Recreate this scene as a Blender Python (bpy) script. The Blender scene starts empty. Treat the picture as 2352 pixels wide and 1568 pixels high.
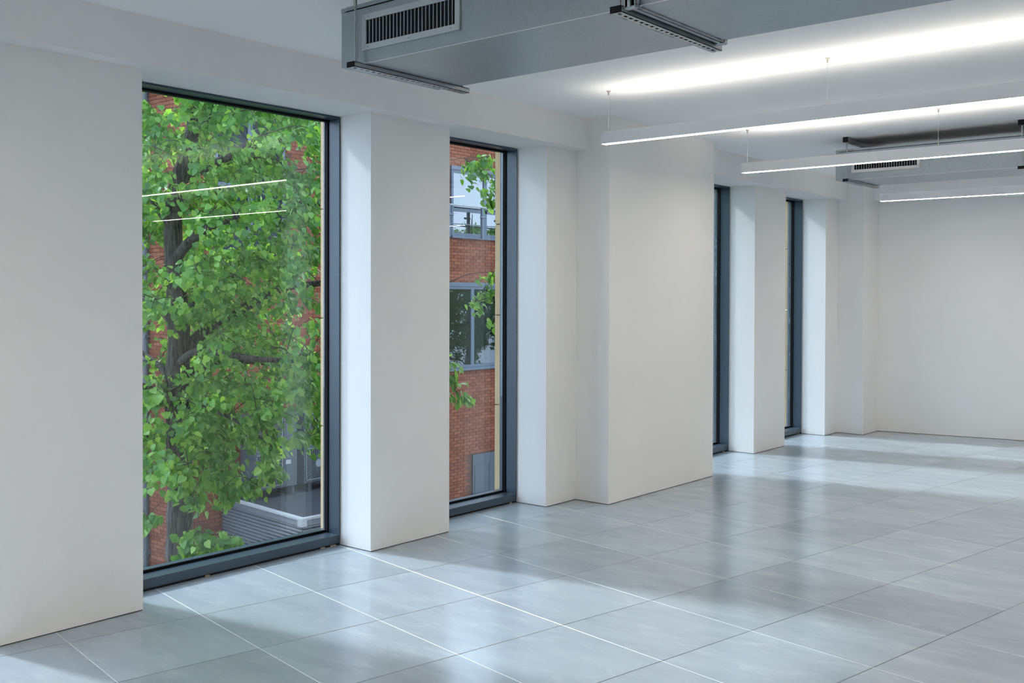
import bpy, math, random
from mathutils import Vector, Matrix
R = random.Random(7)
SC = bpy.context.scene
COL = SC.collection

# ------------------------------------------------------------------ camera
CAM = Vector((4.4646, 0.0, 1.5))
F_PX, CY_PX, YAW, PITCH, ROLL = 2356.48, 713.48, 0.689019, -0.013221, 0.002511
_s, _c = math.sin(YAW), math.cos(YAW)
_rh, _fh, _up = Vector((_c, _s, 0)), Vector((-_s, _c, 0)), Vector((0, 0, 1))
FW = _fh * math.cos(PITCH) + _up * math.sin(PITCH)
_u2 = -_fh * math.sin(PITCH) + _up * math.cos(PITCH)
RT = _rh * math.cos(ROLL) + _u2 * math.sin(ROLL)
UP = -_rh * math.sin(ROLL) + _u2 * math.cos(ROLL)
cd = bpy.data.cameras.new('camera')
cd.sensor_width = 36.0
cd.lens = F_PX * 36.0 / 2352.0
cd.shift_y = -(784.0 - CY_PX) / 2352.0
cd.clip_start, cd.clip_end = 0.05, 200
cam = bpy.data.objects.new('camera', cd)
COL.objects.link(cam)
m = Matrix((RT, UP, -FW)).transposed().to_4x4()
m.translation = CAM
cam.matrix_world = m
SC.camera = cam
def project(p):
    d = Vector(p) - CAM
    w = d.dot(FW)
    if w < 0.05:
        return (-1e6, -1e6, w)
    return (1176 + F_PX * d.dot(RT) / w, CY_PX - F_PX * d.dot(UP) / w, w)

# ------------------------------------------------------------------ sky, sun, exposure
W = bpy.data.worlds.new('overcast_sky')
SC.world = W
W.use_nodes = True
bg = W.node_tree.nodes['Background']
bg.inputs['Color'].default_value = (0.60, 0.765, 1.0, 1)
bg.inputs['Strength'].default_value = 2.5
sd = bpy.data.lights.new('hazy_sun', 'SUN')
sd.energy = 2.5
sd.angle = math.radians(5)
sd.color = (0.86, 0.94, 1.0)
sun = bpy.data.objects.new('hazy_sun', sd)
COL.objects.link(sun)
SUN_DIR = Vector((1.0, 0.19, -0.77)).normalized()
sun.rotation_euler = SUN_DIR.to_track_quat('-Z', 'Y').to_euler()
sun.location = (-30, -5, 24)
LAMP_DOWN, LAMP_UP = 16.8, 12.6
SC.view_settings.view_transform = 'Standard'
SC.view_settings.look = 'None'
SC.view_settings.exposure = 0.83
SC.view_settings.gamma = 1.0
SC.view_settings.use_curve_mapping = False
SC.cycles.max_bounces = 6
SC.cycles.diffuse_bounces = 5
SC.cycles.glossy_bounces = 3
SC.cycles.adaptive_threshold = 0.12
SC.cycles.adaptive_min_samples = 16
SC.cycles.transparent_max_bounces = 12
SC.cycles.caustics_reflective = False
SC.cycles.caustics_refractive = False
SC.cycles.sample_clamp_indirect = 6.0
SC.cycles.use_light_tree = False

# ------------------------------------------------------------------ materials
def mat(name, col, rough=0.6, metal=0.0, spec=0.5):
    mt = bpy.data.materials.new(name)
    mt.use_nodes = True
    b = mt.node_tree.nodes['Principled BSDF']
    b.inputs['Base Color'].default_value = (*col, 1)
    b.inputs['Roughness'].default_value = rough
    b.inputs['Metallic'].default_value = metal
    b.inputs['Specular IOR Level'].default_value = spec
    return mt, mt.node_tree, b
def node(nt, t, **k):
    n = nt.nodes.new(t)
    for a, v in k.items():
        if a.startswith('i_'):
            n.inputs[a[2:].replace('_', ' ')].default_value = v
        else:
            setattr(n, a, v)
    return n
def coords(nt, kind='Object', scale=(1, 1, 1)):
    tc = node(nt, 'ShaderNodeTexCoord')
    mp = node(nt, 'ShaderNodeMapping')
    mp.inputs['Scale'].default_value = scale
    nt.links.new(tc.outputs[kind], mp.inputs['Vector'])
    return mp.outputs['Vector']
def noise(nt, vec, scale, detail=3, rough=0.5):
    n = node(nt, 'ShaderNodeTexNoise')
    n.inputs['Scale'].default_value = scale
    n.inputs['Detail'].default_value = detail
    n.inputs['Roughness'].default_value = rough
    if vec is not None:
        nt.links.new(vec, n.inputs['Vector'])
    return n.outputs['Fac']
def ramp(nt, fac, stops):
    r = node(nt, 'ShaderNodeValToRGB')
    e = r.color_ramp.elements
    e[0].position, e[0].color = stops[0][0], (*stops[0][1], 1)
    e[1].position, e[1].color = stops[1][0], (*stops[1][1], 1)
    for p, c in stops[2:]:
        x = e.new(p); x.color = (*c, 1)
    nt.links.new(fac, r.inputs['Fac'])
    return r.outputs['Color']
def bump(nt, b, h, strength, dist=0.002):
    n = node(nt, 'ShaderNodeBump')
    n.inputs['Strength'].default_value = strength
    n.inputs['Distance'].default_value = dist
    nt.links.new(h, n.inputs['Height'])
    nt.links.new(n.outputs['Normal'], b.inputs['Normal'])

def m_plaster(name, a, bcol):
    mt, nt, b = mat(name, a, 0.75, 0, 0.25)
    v = coords(nt)
    nt.links.new(ramp(nt, noise(nt, v, 1.3, 4), [(0.35, a), (0.7, bcol)]), b.inputs['Base Color'])
    bump(nt, b, noise(nt, v, 160, 2), 0.12, 0.0008)
    return mt
M_WALL = m_plaster('white_paint', (0.855, 0.845, 0.83), (0.875, 0.865, 0.85))
M_CEIL = m_plaster('ceiling_paint', (0.89, 0.89, 0.89), (0.91, 0.91, 0.91))

M_TILE, nt, b = mat('polished_stone_tile', (0.3, 0.33, 0.35), 0.24, 0, 0.5)
oi = node(nt, 'ShaderNodeObjectInfo')
tc = node(nt, 'ShaderNodeTexCoord')
ad = node(nt, 'ShaderNodeVectorMath', operation='MULTIPLY_ADD')
cv = node(nt, 'ShaderNodeCombineXYZ')
for k in range(3):
    nt.links.new(oi.outputs['Random'], cv.inputs[k])
nt.links.new(cv.outputs[0], ad.inputs[0])
ad.inputs[1].default_value = (37, 53, 11)
nt.links.new(tc.outputs['Object'], ad.inputs[2])
mp = node(nt, 'ShaderNodeMapping')
mp.inputs['Rotation'].default_value = (0, 0, 0.35)
mp.inputs['Scale'].default_value = (1.0, 3.2, 1)
nt.links.new(ad.outputs[0], mp.inputs['Vector'])
f1 = noise(nt, mp.outputs[0], 2.2, 7, 0.56)
c1 = ramp(nt, f1, [(0.25, (0.31, 0.36, 0.40)), (0.75, (0.395, 0.45, 0.492))])
gq = node(nt, 'ShaderNodeNewGeometry')
mq = node(nt, 'ShaderNodeMapping')
mq.inputs['Rotation'].default_value = (0, 0, 0.9)
mq.inputs['Scale'].default_value = (1.0, 2.6, 1)
nt.links.new(gq.outputs['Position'], mq.inputs['Vector'])
nq = node(nt, 'ShaderNodeTexNoise')
nq.inputs['Scale'].default_value, nq.inputs['Detail'].default_value, nq.inputs['Roughness'].default_value, nq.inputs['Distortion'].default_value = 3.2, 9, 0.68, 1.4
nt.links.new(mq.outputs[0], nq.inputs['Vector'])
dust = node(nt, 'ShaderNodeMapRange')
dust.inputs['From Min'].default_value, dust.inputs['From Max'].default_value = 0.52, 0.75
dust.inputs['To Min'].default_value, dust.inputs['To Max'].default_value = 0.0, 0.45
nt.links.new(nq.outputs['Fac'], dust.inputs['Value'])
dm = node(nt, 'ShaderNodeMix', data_type='RGBA')
nt.links.new(dust.outputs[0], dm.inputs['Factor'])
nt.links.new(c1, dm.inputs[6])
dm.inputs[7].default_value = (0.52, 0.55, 0.57, 1)
c1 = dm.outputs[2]
hs = node(nt, 'ShaderNodeHueSaturation')
mr = node(nt, 'ShaderNodeMapRange')
mr.inputs['To Min'].default_value, mr.inputs['To Max'].default_value = 0.93, 1.07
nt.links.new(oi.outputs['Random'], mr.inputs['Value'])
nt.links.new(mr.outputs[0], hs.inputs['Value'])
nt.links.new(c1, hs.inputs['Color'])
nt.links.new(hs.outputs[0], b.inputs['Base Color'])
gp = node(nt, 'ShaderNodeNewGeometry')
f2 = noise(nt, gp.outputs['Position'], 2.3, 6, 0.6)
mr2 = node(nt, 'ShaderNodeMapRange')
mr2.inputs['From Min'].default_value, mr2.inputs['From Max'].default_value = 0.3, 0.75
mr2.inputs['To Min'].default_value, mr2.inputs['To Max'].default_value = 0.16, 0.25
nt.links.new(f2, mr2.inputs['Value'])
nt.links.new(mr2.outputs[0], b.inputs['Roughness'])


M_JGLINT = mat('glint_joint', (0.8, 0.82, 0.83), 0.5)[0]  # near-white colour stands for daylight caught along joints running this way
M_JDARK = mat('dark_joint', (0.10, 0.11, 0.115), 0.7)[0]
M_SLAB = mat('slab_concrete', (0.2, 0.2, 0.2), 0.9)[0]
M_GAP = mat('shadow_gap_black', (0.015, 0.014, 0.013), 0.9)[0]
M_PACK = mat('packer_timber', (0.5, 0.36, 0.25), 0.8)[0]

M_FRAME, nt, b = mat('blue_grey_powder_coat', (0.046, 0.07, 0.096), 0.29, 0.0, 0.5)
bump(nt, b, noise(nt, coords(nt), 400, 1), 0.05, 0.0004)
M_GASKET = mat('black_gasket', (0.006, 0.006, 0.007), 0.7, 0, 0.12)[0]

def m_glass(name, tint, ior=1.5, base=(0.9, 0.95, 0.95)):
    mt = bpy.data.materials.new(name)
    mt.use_nodes = True
    nt = mt.node_tree
    nt.nodes.clear()
    out = node(nt, 'ShaderNodeOutputMaterial')
    mx = node(nt, 'ShaderNodeMixShader')
    # Schlick reflectance, the same from either side of the sheet
    ge = node(nt, 'ShaderNodeNewGeometry')
    dt = node(nt, 'ShaderNodeVectorMath', operation='DOT_PRODUCT')
    nt.links.new(ge.outputs['Incoming'], dt.inputs[0])
    nt.links.new(ge.outputs['Normal'], dt.inputs[1])
    ab = node(nt, 'ShaderNodeMath', operation='ABSOLUTE')
    nt.links.new(dt.outputs['Value'], ab.inputs[0])
    om = node(nt, 'ShaderNodeMath', operation='SUBTRACT')
    om.inputs[0].default_value = 1.0
    nt.links.new(ab.outputs[0], om.inputs[1])
    pw = node(nt, 'ShaderNodeMath', operation='POWER')
    pw.inputs[1].default_value = 5.0
    nt.links.new(om.outputs[0], pw.inputs[0])
    f0 = ((ior - 1) / (ior + 1)) ** 2
    fr = node(nt, 'ShaderNodeMath', operation='MULTIPLY_ADD')
    fr.inputs[1].default_value = 1 - f0
    fr.inputs[2].default_value = f0
    nt.links.new(pw.outputs[0], fr.inputs[0])
    tr = node(nt, 'ShaderNodeBsdfTransparent')
    tr.inputs['Color'].default_value = (*tint, 1)
    gl = node(nt, 'ShaderNodeBsdfGlossy')
    gl.inputs['Roughness'].default_value = 0.0
    gl.inputs['Color'].default_value = (*base, 1)
    nt.links.new(fr.outputs[0], mx.inputs['Fac'])
    nt.links.new(tr.outputs[0], mx.inputs[1])
    nt.links.new(gl.outputs[0], mx.inputs[2])
    nt.links.new(mx.outputs[0], out.inputs['Surface'])
    return mt
M_GLASS = m_glass('window_glass', (0.95, 0.962, 0.957), 1.58)

M_STONE, nt, b = mat('cream_sandstone', (0.62, 0.52, 0.36), 0.85)
nt.links.new(ramp(nt, noise(nt, coords(nt), 6, 6), [(0.3, (0.56, 0.40, 0.22)), (0.7, (0.64, 0.47, 0.28))]), b.inputs['Base Color'])

M_GALV, nt, b = mat('galvanised_steel', (0.5, 0.54, 0.56), 0.4, 0.85)
v = coords(nt)
vo = node(nt, 'ShaderNodeTexVoronoi')
vo.inputs['Scale'].default_value = 90
nt.links.new(v, vo.inputs['Vector'])
nt.links.new(ramp(nt, vo.outputs['Color'], [(0.0, (0.345, 0.39, 0.415)), (1.0, (0.385, 0.435, 0.46))]), b.inputs['Base Color'])
mr = node(nt, 'ShaderNodeMapRange')
mr.inputs['To Min'].default_value, mr.inputs['To Max'].default_value = 0.3, 0.46
nt.links.new(noise(nt, coords(nt, 'Object', (1, 9, 9)), 3, 5), mr.inputs['Value'])
nt.links.new(mr.outputs[0], b.inputs['Roughness'])
M_STEEL = mat('zinc_plated_steel', (0.42, 0.45, 0.46), 0.33, 0.9)[0]
M_GRILLE = mat('grey_grille_aluminium', (0.50, 0.55, 0.57), 0.42, 0.35)[0]
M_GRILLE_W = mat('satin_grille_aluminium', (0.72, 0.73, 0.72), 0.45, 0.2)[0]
M_BLACK = mat('black_plastic', (0.010, 0.011, 0.013), 0.65, 0, 0.2)[0]
M_LAMPW = mat('white_lamp_housing', (0.78, 0.79, 0.81), 0.45)[0]
M_NICKEL = mat('brushed_nickel', (0.45, 0.43, 0.38), 0.35, 0.9)[0]
M_WIRE = mat('steel_wire', (0.5, 0.5, 0.5), 0.4, 0.6)[0]
def m_emit(name, col, s):
    mt = bpy.data.materials.new(name)
    mt.use_nodes = True
    nt = mt.node_tree
    nt.nodes.clear()
    out = node(nt, 'ShaderNodeOutputMaterial')
    em = node(nt, 'ShaderNodeEmission')
    em.inputs['Color'].default_value = (*col, 1)
    em.inputs['Strength'].default_value = s
    nt.links.new(em.outputs[0], out.inputs['Surface'])
    return mt
M_DOWN = m_emit('lit_diffuser', (1.0, 0.92, 0.825), LAMP_DOWN)
M_UPL = m_emit('lit_uplight', (1.0, 0.925, 0.83), LAMP_UP)

M_BRICK, nt, b = mat('red_brick', (0.4, 0.16, 0.1), 0.9, 0, 0.2)
ge = node(nt, 'ShaderNodeNewGeometry')
oi = node(nt, 'ShaderNodeObjectInfo')
sm = node(nt, 'ShaderNodeMath', operation='ADD')
nt.links.new(ge.outputs['Random Per Island'], sm.inputs[0])
nt.links.new(oi.outputs['Random'], sm.inputs[1])
fr = node(nt, 'ShaderNodeMath', operation='FRACT')
nt.links.new(sm.outputs[0], fr.inputs[0])
nt.links.new(ramp(nt, fr.outputs[0], [(0.0, (0.125, 0.036, 0.016)), (1.0, (0.195, 0.064, 0.033)), (0.5, (0.158, 0.048, 0.023))]), b.inputs['Base Color'])
M_MORTAR = mat('mortar', (0.075, 0.035, 0.027), 0.95, 0, 0.1)[0]
M_GREYFR = mat('grey_blue_frame', (0.05, 0.066, 0.092), 0.4)[0]
M_EXTGLASS = m_glass('exterior_pane', (0.35, 0.42, 0.42), 1.75, (0.95, 0.97, 1.0))
M_SKYGLASS = m_glass('mirrored_exterior_pane', (0.3, 0.36, 0.38), 2.7, (0.97, 0.99, 1.0))
M_EXTGLASS2 = m_glass('dark_exterior_pane', (0.3, 0.36, 0.4), 1.33, (0.7, 0.8, 1.0))
M_DARKROOM = mat('dim_interior', (0.05, 0.06, 0.06), 0.9)[0]
M_ROOF = mat('roof_membrane', (0.012, 0.013, 0.016), 0.8)[0]
M_LOUVRE = mat('grey_louvre', (0.085, 0.087, 0.095), 0.5, 0.2)[0]
M_RAIL = mat('pale_coping', (0.22, 0.225, 0.225), 0.5)[0]
M_ACCASE = mat('condenser_casing', (0.045, 0.052, 0.063), 0.5)[0]
M_ACUNIT = mat('condenser_unit_paint', (0.022, 0.027, 0.035), 0.55)[0]
M_ACDARK = mat('condenser_dark', (0.012, 0.012, 0.014), 0.7)[0]
M_ACWIRE = mat('condenser_guard', (0.13, 0.14, 0.15), 0.45)[0]
M_GROUND, nt, b = mat('asphalt', (0.1, 0.1, 0.1), 0.95)
nt.links.new(ramp(nt, noise(nt, coords(nt), 3, 6), [(0.3, (0.07, 0.07, 0.07)), (0.7, (0.12, 0.12, 0.115))]), b.inputs['Base Color'])
M_BARK, nt, b = mat('lime_bark', (0.1, 0.085, 0.07), 0.95, 0, 0.2)
v = coords(nt, 'Object', (1, 1, 0.13))
fb = noise(nt, v, 42, 7, 0.62)
nt.links.new(ramp(nt, fb, [(0.36, (0.012, 0.010, 0.009)), (0.64, (0.125, 0.112, 0.102))]), b.inputs['Base Color'])
bump(nt, b, fb, 0.9, 0.02)
def m_leaf(name):
    mt = bpy.data.materials.new(name)
    mt.use_nodes = True
    nt = mt.node_tree
    b = nt.nodes['Principled BSDF']
    out = nt.nodes['Material Output']
    ge = node(nt, 'ShaderNodeNewGeometry')
    oi = node(nt, 'ShaderNodeObjectInfo')
    sm = node(nt, 'ShaderNodeMath', operation='ADD')
    nt.links.new(ge.outputs['Random Per Island'], sm.inputs[0])
    nt.links.new(oi.outputs['Random'], sm.inputs[1])
    fr = node(nt, 'ShaderNodeMath', operation='FRACT')
    nt.links.new(sm.outputs[0], fr.inputs[0])
    c = ramp(nt, fr.outputs[0], [(0.0, (0.032, 0.12, 0.03)), (1.0, (0.27, 0.50, 0.12)), (0.6, (0.098, 0.275, 0.066))])
    nt.links.new(c, b.inputs['Base Color'])
    b.inputs['Roughness'].default_value = 0.36
    b.inputs['Specular IOR Level'].default_value = 0.4
    tl = node(nt, 'ShaderNodeBsdfTranslucent')
    c2 = ramp(nt, fr.outputs[0], [(0.0, (0.15, 0.42, 0.03)), (1.0, (0.42, 0.68, 0.05))])
    nt.links.new(c2, tl.inputs['Color'])
    mx = node(nt, 'ShaderNodeMixShader')
    mx.inputs['Fac'].default_value = 0.45
    nt.links.new(b.outputs[0], mx.inputs[1])
    nt.links.new(tl.outputs[0], mx.inputs[2])
    nt.links.new(mx.outputs[0], out.inputs['Surface'])
    return mt
M_LEAF = m_leaf('lime_leaf')

# ------------------------------------------------------------------ mesh helpers
class MB:
    def __init__(s):
        s.v, s.f = [], []
    def box(s, x0, x1, y0, y1, z0, z1):
        n = len(s.v)
        s.v += [(x0, y0, z0), (x1, y0, z0), (x1, y1, z0), (x0, y1, z0), (x0, y0, z1), (x1, y0, z1), (x1, y1, z1), (x0, y1, z1)]
        s.f += [tuple(n + i for i in q) for q in ((0, 3, 2, 1), (4, 5, 6, 7), (0, 1, 5, 4), (1, 2, 6, 5), (2, 3, 7, 6), (3, 0, 4, 7))]
        return s
    def bevel_box(s, x0, x1, y0, y1, z0, z1, r):
        n = len(s.v)
        for z, i in ((z0, r), (z0 + r, 0), (z1 - r, 0), (z1, r)):
            s.v += [(x0 + i, y0 + i, z), (x1 - i, y0 + i, z), (x1 - i, y1 - i, z), (x0 + i, y1 - i, z)]
        s.f.append((n, n + 3, n + 2, n + 1))
        s.f.append((n + 12, n + 13, n + 14, n + 15))
        for k in range(3):
            for j in range(4):
                a, b2 = n + 4 * k + j, n + 4 * k + (j + 1) % 4
                s.f.append((a, b2, b2 + 4, a + 4))
        return s
    def prism(s, poly, z0, z1):
        n, k = len(s.v), len(poly)
        s.v += [(x, y, z0) for x, y in poly] + [(x, y, z1) for x, y in poly]
        s.f.append(tuple(n + i for i in reversed(range(k))))
        s.f.append(tuple(n + k + i for i in range(k)))
        for i in range(k):
            j = (i + 1) % k
            s.f.append((n + i, n + j, n + k + j, n + k + i))
        return s
    def obb(s, o, ux, uy, uz):
        n = len(s.v)
        o, ux, uy, uz = Vector(o), Vector(ux), Vector(uy), Vector(uz)
        for k in (0, 1):
            s.v += [tuple(o + uz * k), tuple(o + ux + uz * k), tuple(o + ux + uy + uz * k), tuple(o + uy + uz * k)]
        s.f += [tuple(n + i for i in q) for q in ((0, 3, 2, 1), (4, 5, 6, 7), (0, 1, 5, 4), (1, 2, 6, 5), (2, 3, 7, 6), (3, 0, 4, 7))]
        return s
    def tube(s, pts, rad, seg=8, cap=True):
        pts = [Vector(p) for p in pts]
        n0 = len(s.v)
        ref = None
        for i, p in enumerate(pts):
            d = (pts[min(i + 1, len(pts) - 1)] - pts[max(i - 1, 0)]).normalized()
            if ref is None:
                ref = d.orthogonal().normalized()
            ref = (ref - d * ref.dot(d)).normalized()
            w = d.cross(ref)
            r = rad[i] if isinstance(rad, (list, tuple)) else rad
            for k in range(seg):
                a = 2 * math.pi * k / seg
                s.v.append(tuple(p + (ref * math.cos(a) + w * math.sin(a)) * r))
        for i in range(len(pts) - 1):
            for k in range(seg):
                a, b2 = n0 + i * seg + k, n0 + i * seg + (k + 1) % seg
                s.f.append((a, b2, b2 + seg, a + seg))
        if cap:
            s.f.append(tuple(n0 + k for k in reversed(range(seg))))
            e = n0 + (len(pts) - 1) * seg
            s.f.append(tuple(e + k for k in range(seg)))
        return s
    def mesh(s, name, m=None, smooth=False):
        me = bpy.data.meshes.new(name)
        me.from_pydata(s.v, [], s.f)
        if m:
            me.materials.append(m)
        if smooth:
            me.polygons.foreach_set('use_smooth', [True] * len(me.polygons))
        me.update()
        return me
    def build(s, name, m, parent=None, smooth=False):
        return place(name, s.mesh(name, m, smooth), parent)
def place(name, me, parent=None, loc=None):
    o = bpy.data.objects.new(name, me)
    COL.objects.link(o)
    if parent is not None:
        o.parent = parent
    if loc is not None:
        o.location = loc
    return o
def empty(name, loc=(0, 0, 0)):
    o = bpy.data.objects.new(name, None)
    o.empty_display_size = 0.1
    o.location = loc
    COL.objects.link(o)
    return o
def tag(o, label=None, cat=None, group=None, kind=None):
    if label: o['label'] = label
    if cat: o['category'] = cat
    if group: o['group'] = group
    if kind: o['kind'] = kind
    return o
def box(name, m, parent, *a):
    return MB().box(*a).build(name, m, parent)

# ------------------------------------------------------------------ room dimensions
ZB, ZC = 2.5809, 2.8041                 # bulkhead soffit, ceiling
XB, XF = 0.1076, -0.2666                # bulkhead face, window frame face
XC = 0.297                              # column face
Y1, Y2, Y3, Y4, Y5, Y6 = 2.652, 4.1175, 4.7931, 5.8049, 6.163, 7.7177
Y7, Y8, Y9, Y10, Y11 = 9.0817, 9.7674, 10.7837, 11.115, 11.555
Y0A, Y0B = 0.58, 1.925                  # the window left of the frame
XR, YN, YF = 7.8, -3.6, 11.555          # right wall, near wall, far wall at x = XC
XI, XO = -0.405, -0.557                 # inner leaf back, outer stone face
WINS = [(Y0A, Y0B), (Y1, Y2), (Y3, Y4), (7.72, Y7), (Y8, Y9)]
YEND = 12.8

# ---- floor: raised access tiles, 600 mm grid turned by ten degrees
floor = box('floor', M_SLAB, None, XO, XR, YN, YEND, -0.30, -0.014)
tag(floor, 'grey stone tiled floor laid at an angle to the window wall', None, None, 'structure')
ANG, PIT = math.radians(-10.2), 0.601
E1, E2 = Vector((math.cos(ANG), math.sin(ANG))), Vector((-math.sin(ANG), math.cos(ANG)))
OFF = (-0.2219, -0.2119)
def clip(poly, n, d):                    # keep n.p <= d
    out = []
    for i in range(len(poly)):
        a, b2 = poly[i], poly[(i + 1) % len(poly)]
        da, db = a.dot(n) - d, b2.dot(n) - d
        if da <= 0: out.append(a)
        if (da < 0 < db) or (db < 0 < da):
            out.append(a + (b2 - a) * (da / (da - db)))
    return out
ROOM = [(Vector((-1, 0)), 0.395), (Vector((1, 0)), XR), (Vector((0, -1)), -YN), (Vector((0, 1)), 12.6)]
def tile_mesh(poly, name):
    c = sum(poly, Vector((0, 0))) / len(poly)
    n, vs, fs = len(poly), [], []
    for z, i in ((-0.012, 0), (-0.0014, 0), (0.0, 0.0014)):
        for p in poly:
            q = p - c
            q = q * (1 - i / max(q.length, 0.02) * 1.3)
            vs.append((q.x, q.y, z))
    fs.append(tuple(2 * n + i for i in range(n)))
    for k in range(2):
        for i in range(n):
            j = (i + 1) % n
            fs.append((k * n + i, k * n + j, (k + 1) * n + j, (k + 1) * n + i))
    me = bpy.data.meshes.new(name)
    me.from_pydata(vs, [], fs)
    me.materials.append(M_TILE)
    return me, c
tiles = []
G = 0.0016
for i in range(-8, 18):
    for j in range(-10, 26):
        o = E1 * (OFF[0] + i * PIT) + E2 * (OFF[1] + j * PIT)
        sq = [o + E1 * G + E2 * G, o + E1 * (PIT - G) + E2 * G, o + E1 * (PIT - G) + E2 * (PIT - G), o + E1 * G + E2 * (PIT - G)]
        poly, cut = sq, False
        for n2, d2 in ROOM:
            q = clip(poly, n2, d2)
            cut = cut or len(q) != len(poly) or any((a - b2).length > 1e-6 for a, b2 in zip(q, poly))
            poly = q
            if len(poly) < 3: break
        if len(poly) < 3: continue
        area = abs(sum(poly[k].x * poly[(k + 1) % len(poly)].y - poly[(k + 1) % len(poly)].x * poly[k].y for k in range(len(poly)))) / 2
        if area < 0.002: continue
        c = sum(poly, Vector((0, 0))) / len(poly)
        u, v_, w = project((c.x, c.y, 0))
        seen = -150 < u < 2500 and v_ < 1720 and w > 0
        tiles.append((seen, w, poly, cut))
full_me = None
rest = MB()
vis = sorted([t for t in tiles if t[0]], key=lambda t: t[1])
for k, (seen, w, poly, cut) in enumerate(vis):
    if k < 300:
        if not cut and full_me is not None:
            c = sum(poly, Vector((0, 0))) / 4
            place('floor_tile', full_me, floor, (c.x, c.y, 0))
        else:
            me, c = tile_mesh(poly, 'floor_tile')
            if not cut: full_me = me
            place('floor_tile', me, floor, (c.x, c.y, 0))
    else:
        rest.prism([tuple(p) for p in poly], -0.012, 0)
for seen, w, poly, cut in tiles:
    if not seen:
        rest.prism([tuple(p) for p in poly], -0.012, 0)
tag(rest.build('tile_field', M_TILE, floor), None, None, None, 'stuff')
def joint(p0, d, n, width, m, name):
    # clip the joint line to the room rectangle
    lo, hi = -40.0, 40.0
    for n2, d2 in ROOM:
        k, c0 = n2.dot(d), d2 - n2.dot(p0)
        if abs(k) < 1e-9: continue
        if k > 0: hi = min(hi, c0 / k)
        else: lo = max(lo, c0 / k)
    if hi - lo < 0.05: return
    a, b2 = p0 + d * lo, p0 + d * hi
    h = n * (width / 2)
    MB().prism([tuple(a - h), tuple(b2 - h), tuple(b2 + h), tuple(a + h)] , -0.010, -0.0006).build(name, m, floor)
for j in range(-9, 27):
    joint(E2 * (OFF[1] + j * PIT), E1, E2, 2 * G, M_JGLINT, 'glint_joint')
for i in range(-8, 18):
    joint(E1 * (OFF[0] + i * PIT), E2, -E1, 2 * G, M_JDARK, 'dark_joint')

# ---- ceiling and plain walls
ceil = box('ceiling', M_CEIL, None, XO, XR + 0.2, YN - 0.2, YEND, ZC, ZC + 0.35)
tag(ceil, 'flat white painted ceiling', None, None, 'structure')
FS = (11.758 - 11.545) / (1.771 - 0.289)          # far wall runs slightly out of square
def fy(x): return YF + FS * (x - XC)
far = MB().prism([(-0.40, fy(-0.40)), (XR, fy(XR)), (XR, fy(XR) + 0.2), (-0.40, fy(-0.40) + 0.2)], 0.004, ZC).build('wall_back', M_WALL)
tag(far, 'plain white end wall at the far end of the room', None, None, 'structure')
MB().prism([(XC, fy(XC) - 0.18), (XR, fy(XR) - 0.18), (XR, fy(XR)), (XC, fy(XC))], ZB, ZC).build('bulkhead', M_WALL, far)
MB().prism([(XC, fy(XC) + 0.004), (XR, fy(XR) + 0.004), (XR, fy(XR) + 0.1), (XC, fy(XC) + 0.1)], 0.0, 0.004).build('shadow_gap', M_GAP, far)
wr = box('wall_right', M_WALL, None, XR, XR + 0.2, YN, YEND, 0.0, ZC)
tag(wr, 'white wall on the right side of the room', None, None, 'structure')
wn = box('wall_front', M_WALL, None, XO, XR + 0.2, YN - 0.2, YN, 0.0, ZC)
tag(wn, 'white wall at the near end of the room', None, None, 'structure')

# ---- window wall
wl = MB()
edges = [YN] + [e for w in WINS for e in w] + [fy(0) - 0.0]
for k in range(0, len(edges), 2):
    wl.box(XI, 0.0, edges[k], edges[k + 1], 0.004, ZB)
wall_left = wl.build('wall_left', M_WALL)
tag(wall_left, 'white window wall with deep reveals between tall windows', None, None, 'structure')
for k in range(0, len(edges), 2):
    box('shadow_gap', M_GAP, wall_left, XI, -0.003, edges[k] + 0.003, edges[k + 1] - 0.003, 0.0, 0.004)
for a, b2 in ((YN, Y5), (Y6, Y10)):
    box('bulkhead', M_WALL, wall_left, XI, XB, a, b2, ZB, ZC)
for a, b2 in ((Y5, Y6), (Y10, fy(XC))):
    box('column', M_WALL, wall_left, XI + 0.01, XC, a, b2, 0.004, ZC)
    box('shadow_gap', M_GAP, wall_left, 0.0, XC - 0.003, a + 0.003, b2 - 0.003, 0.0, 0.004)
# outer stone leaf
JZ = [-0.6, 0.0, 0.688, 1.365, 2.047, 2.65]
sedges = [YN - 0.2] + [e for (a, b2) in WINS for e in (a - 0.09, b2 + 0.09)] + [YEND]
for k in range(0, len(sedges), 2):
    for q in range(len(JZ) - 1):
        MB().bevel_box(XO, XI - 0.02, sedges[k], sedges[k + 1], JZ[q] + 0.003, JZ[q + 1] - 0.003, 0.004).build('stone_panel', M_STONE, wall_left)
box('backing', M_GAP, wall_left, XI - 0.02, XI - 0.001, YN - 0.2, Y0A - 0.1, 0, ZC)
for k in range(2, len(sedges), 2):
    box('backing', M_GAP, wall_left, XI - 0.02, XI - 0.001, sedges[k] + 0.02, sedges[k + 1] - 0.02, 0, ZC)
MB().bevel_box(XO, XI - 0.002, YN - 0.2, YEND, 2.653, 3.3, 0.004).build('stone_lintel', M_STONE, wall_left)
MB().bevel_box(XO, XI - 0.002, YN - 0.2, YEND, -1.6, -0.03, 0.004).build('stone_base', M_STONE, wall_left)
MB().bevel_box(XO - 0.1, XI - 0.002, YN - 0.2, YEND, -5.0, -1.6, 0.004).build('stone_plinth', M_STONE, wall_left)

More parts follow.
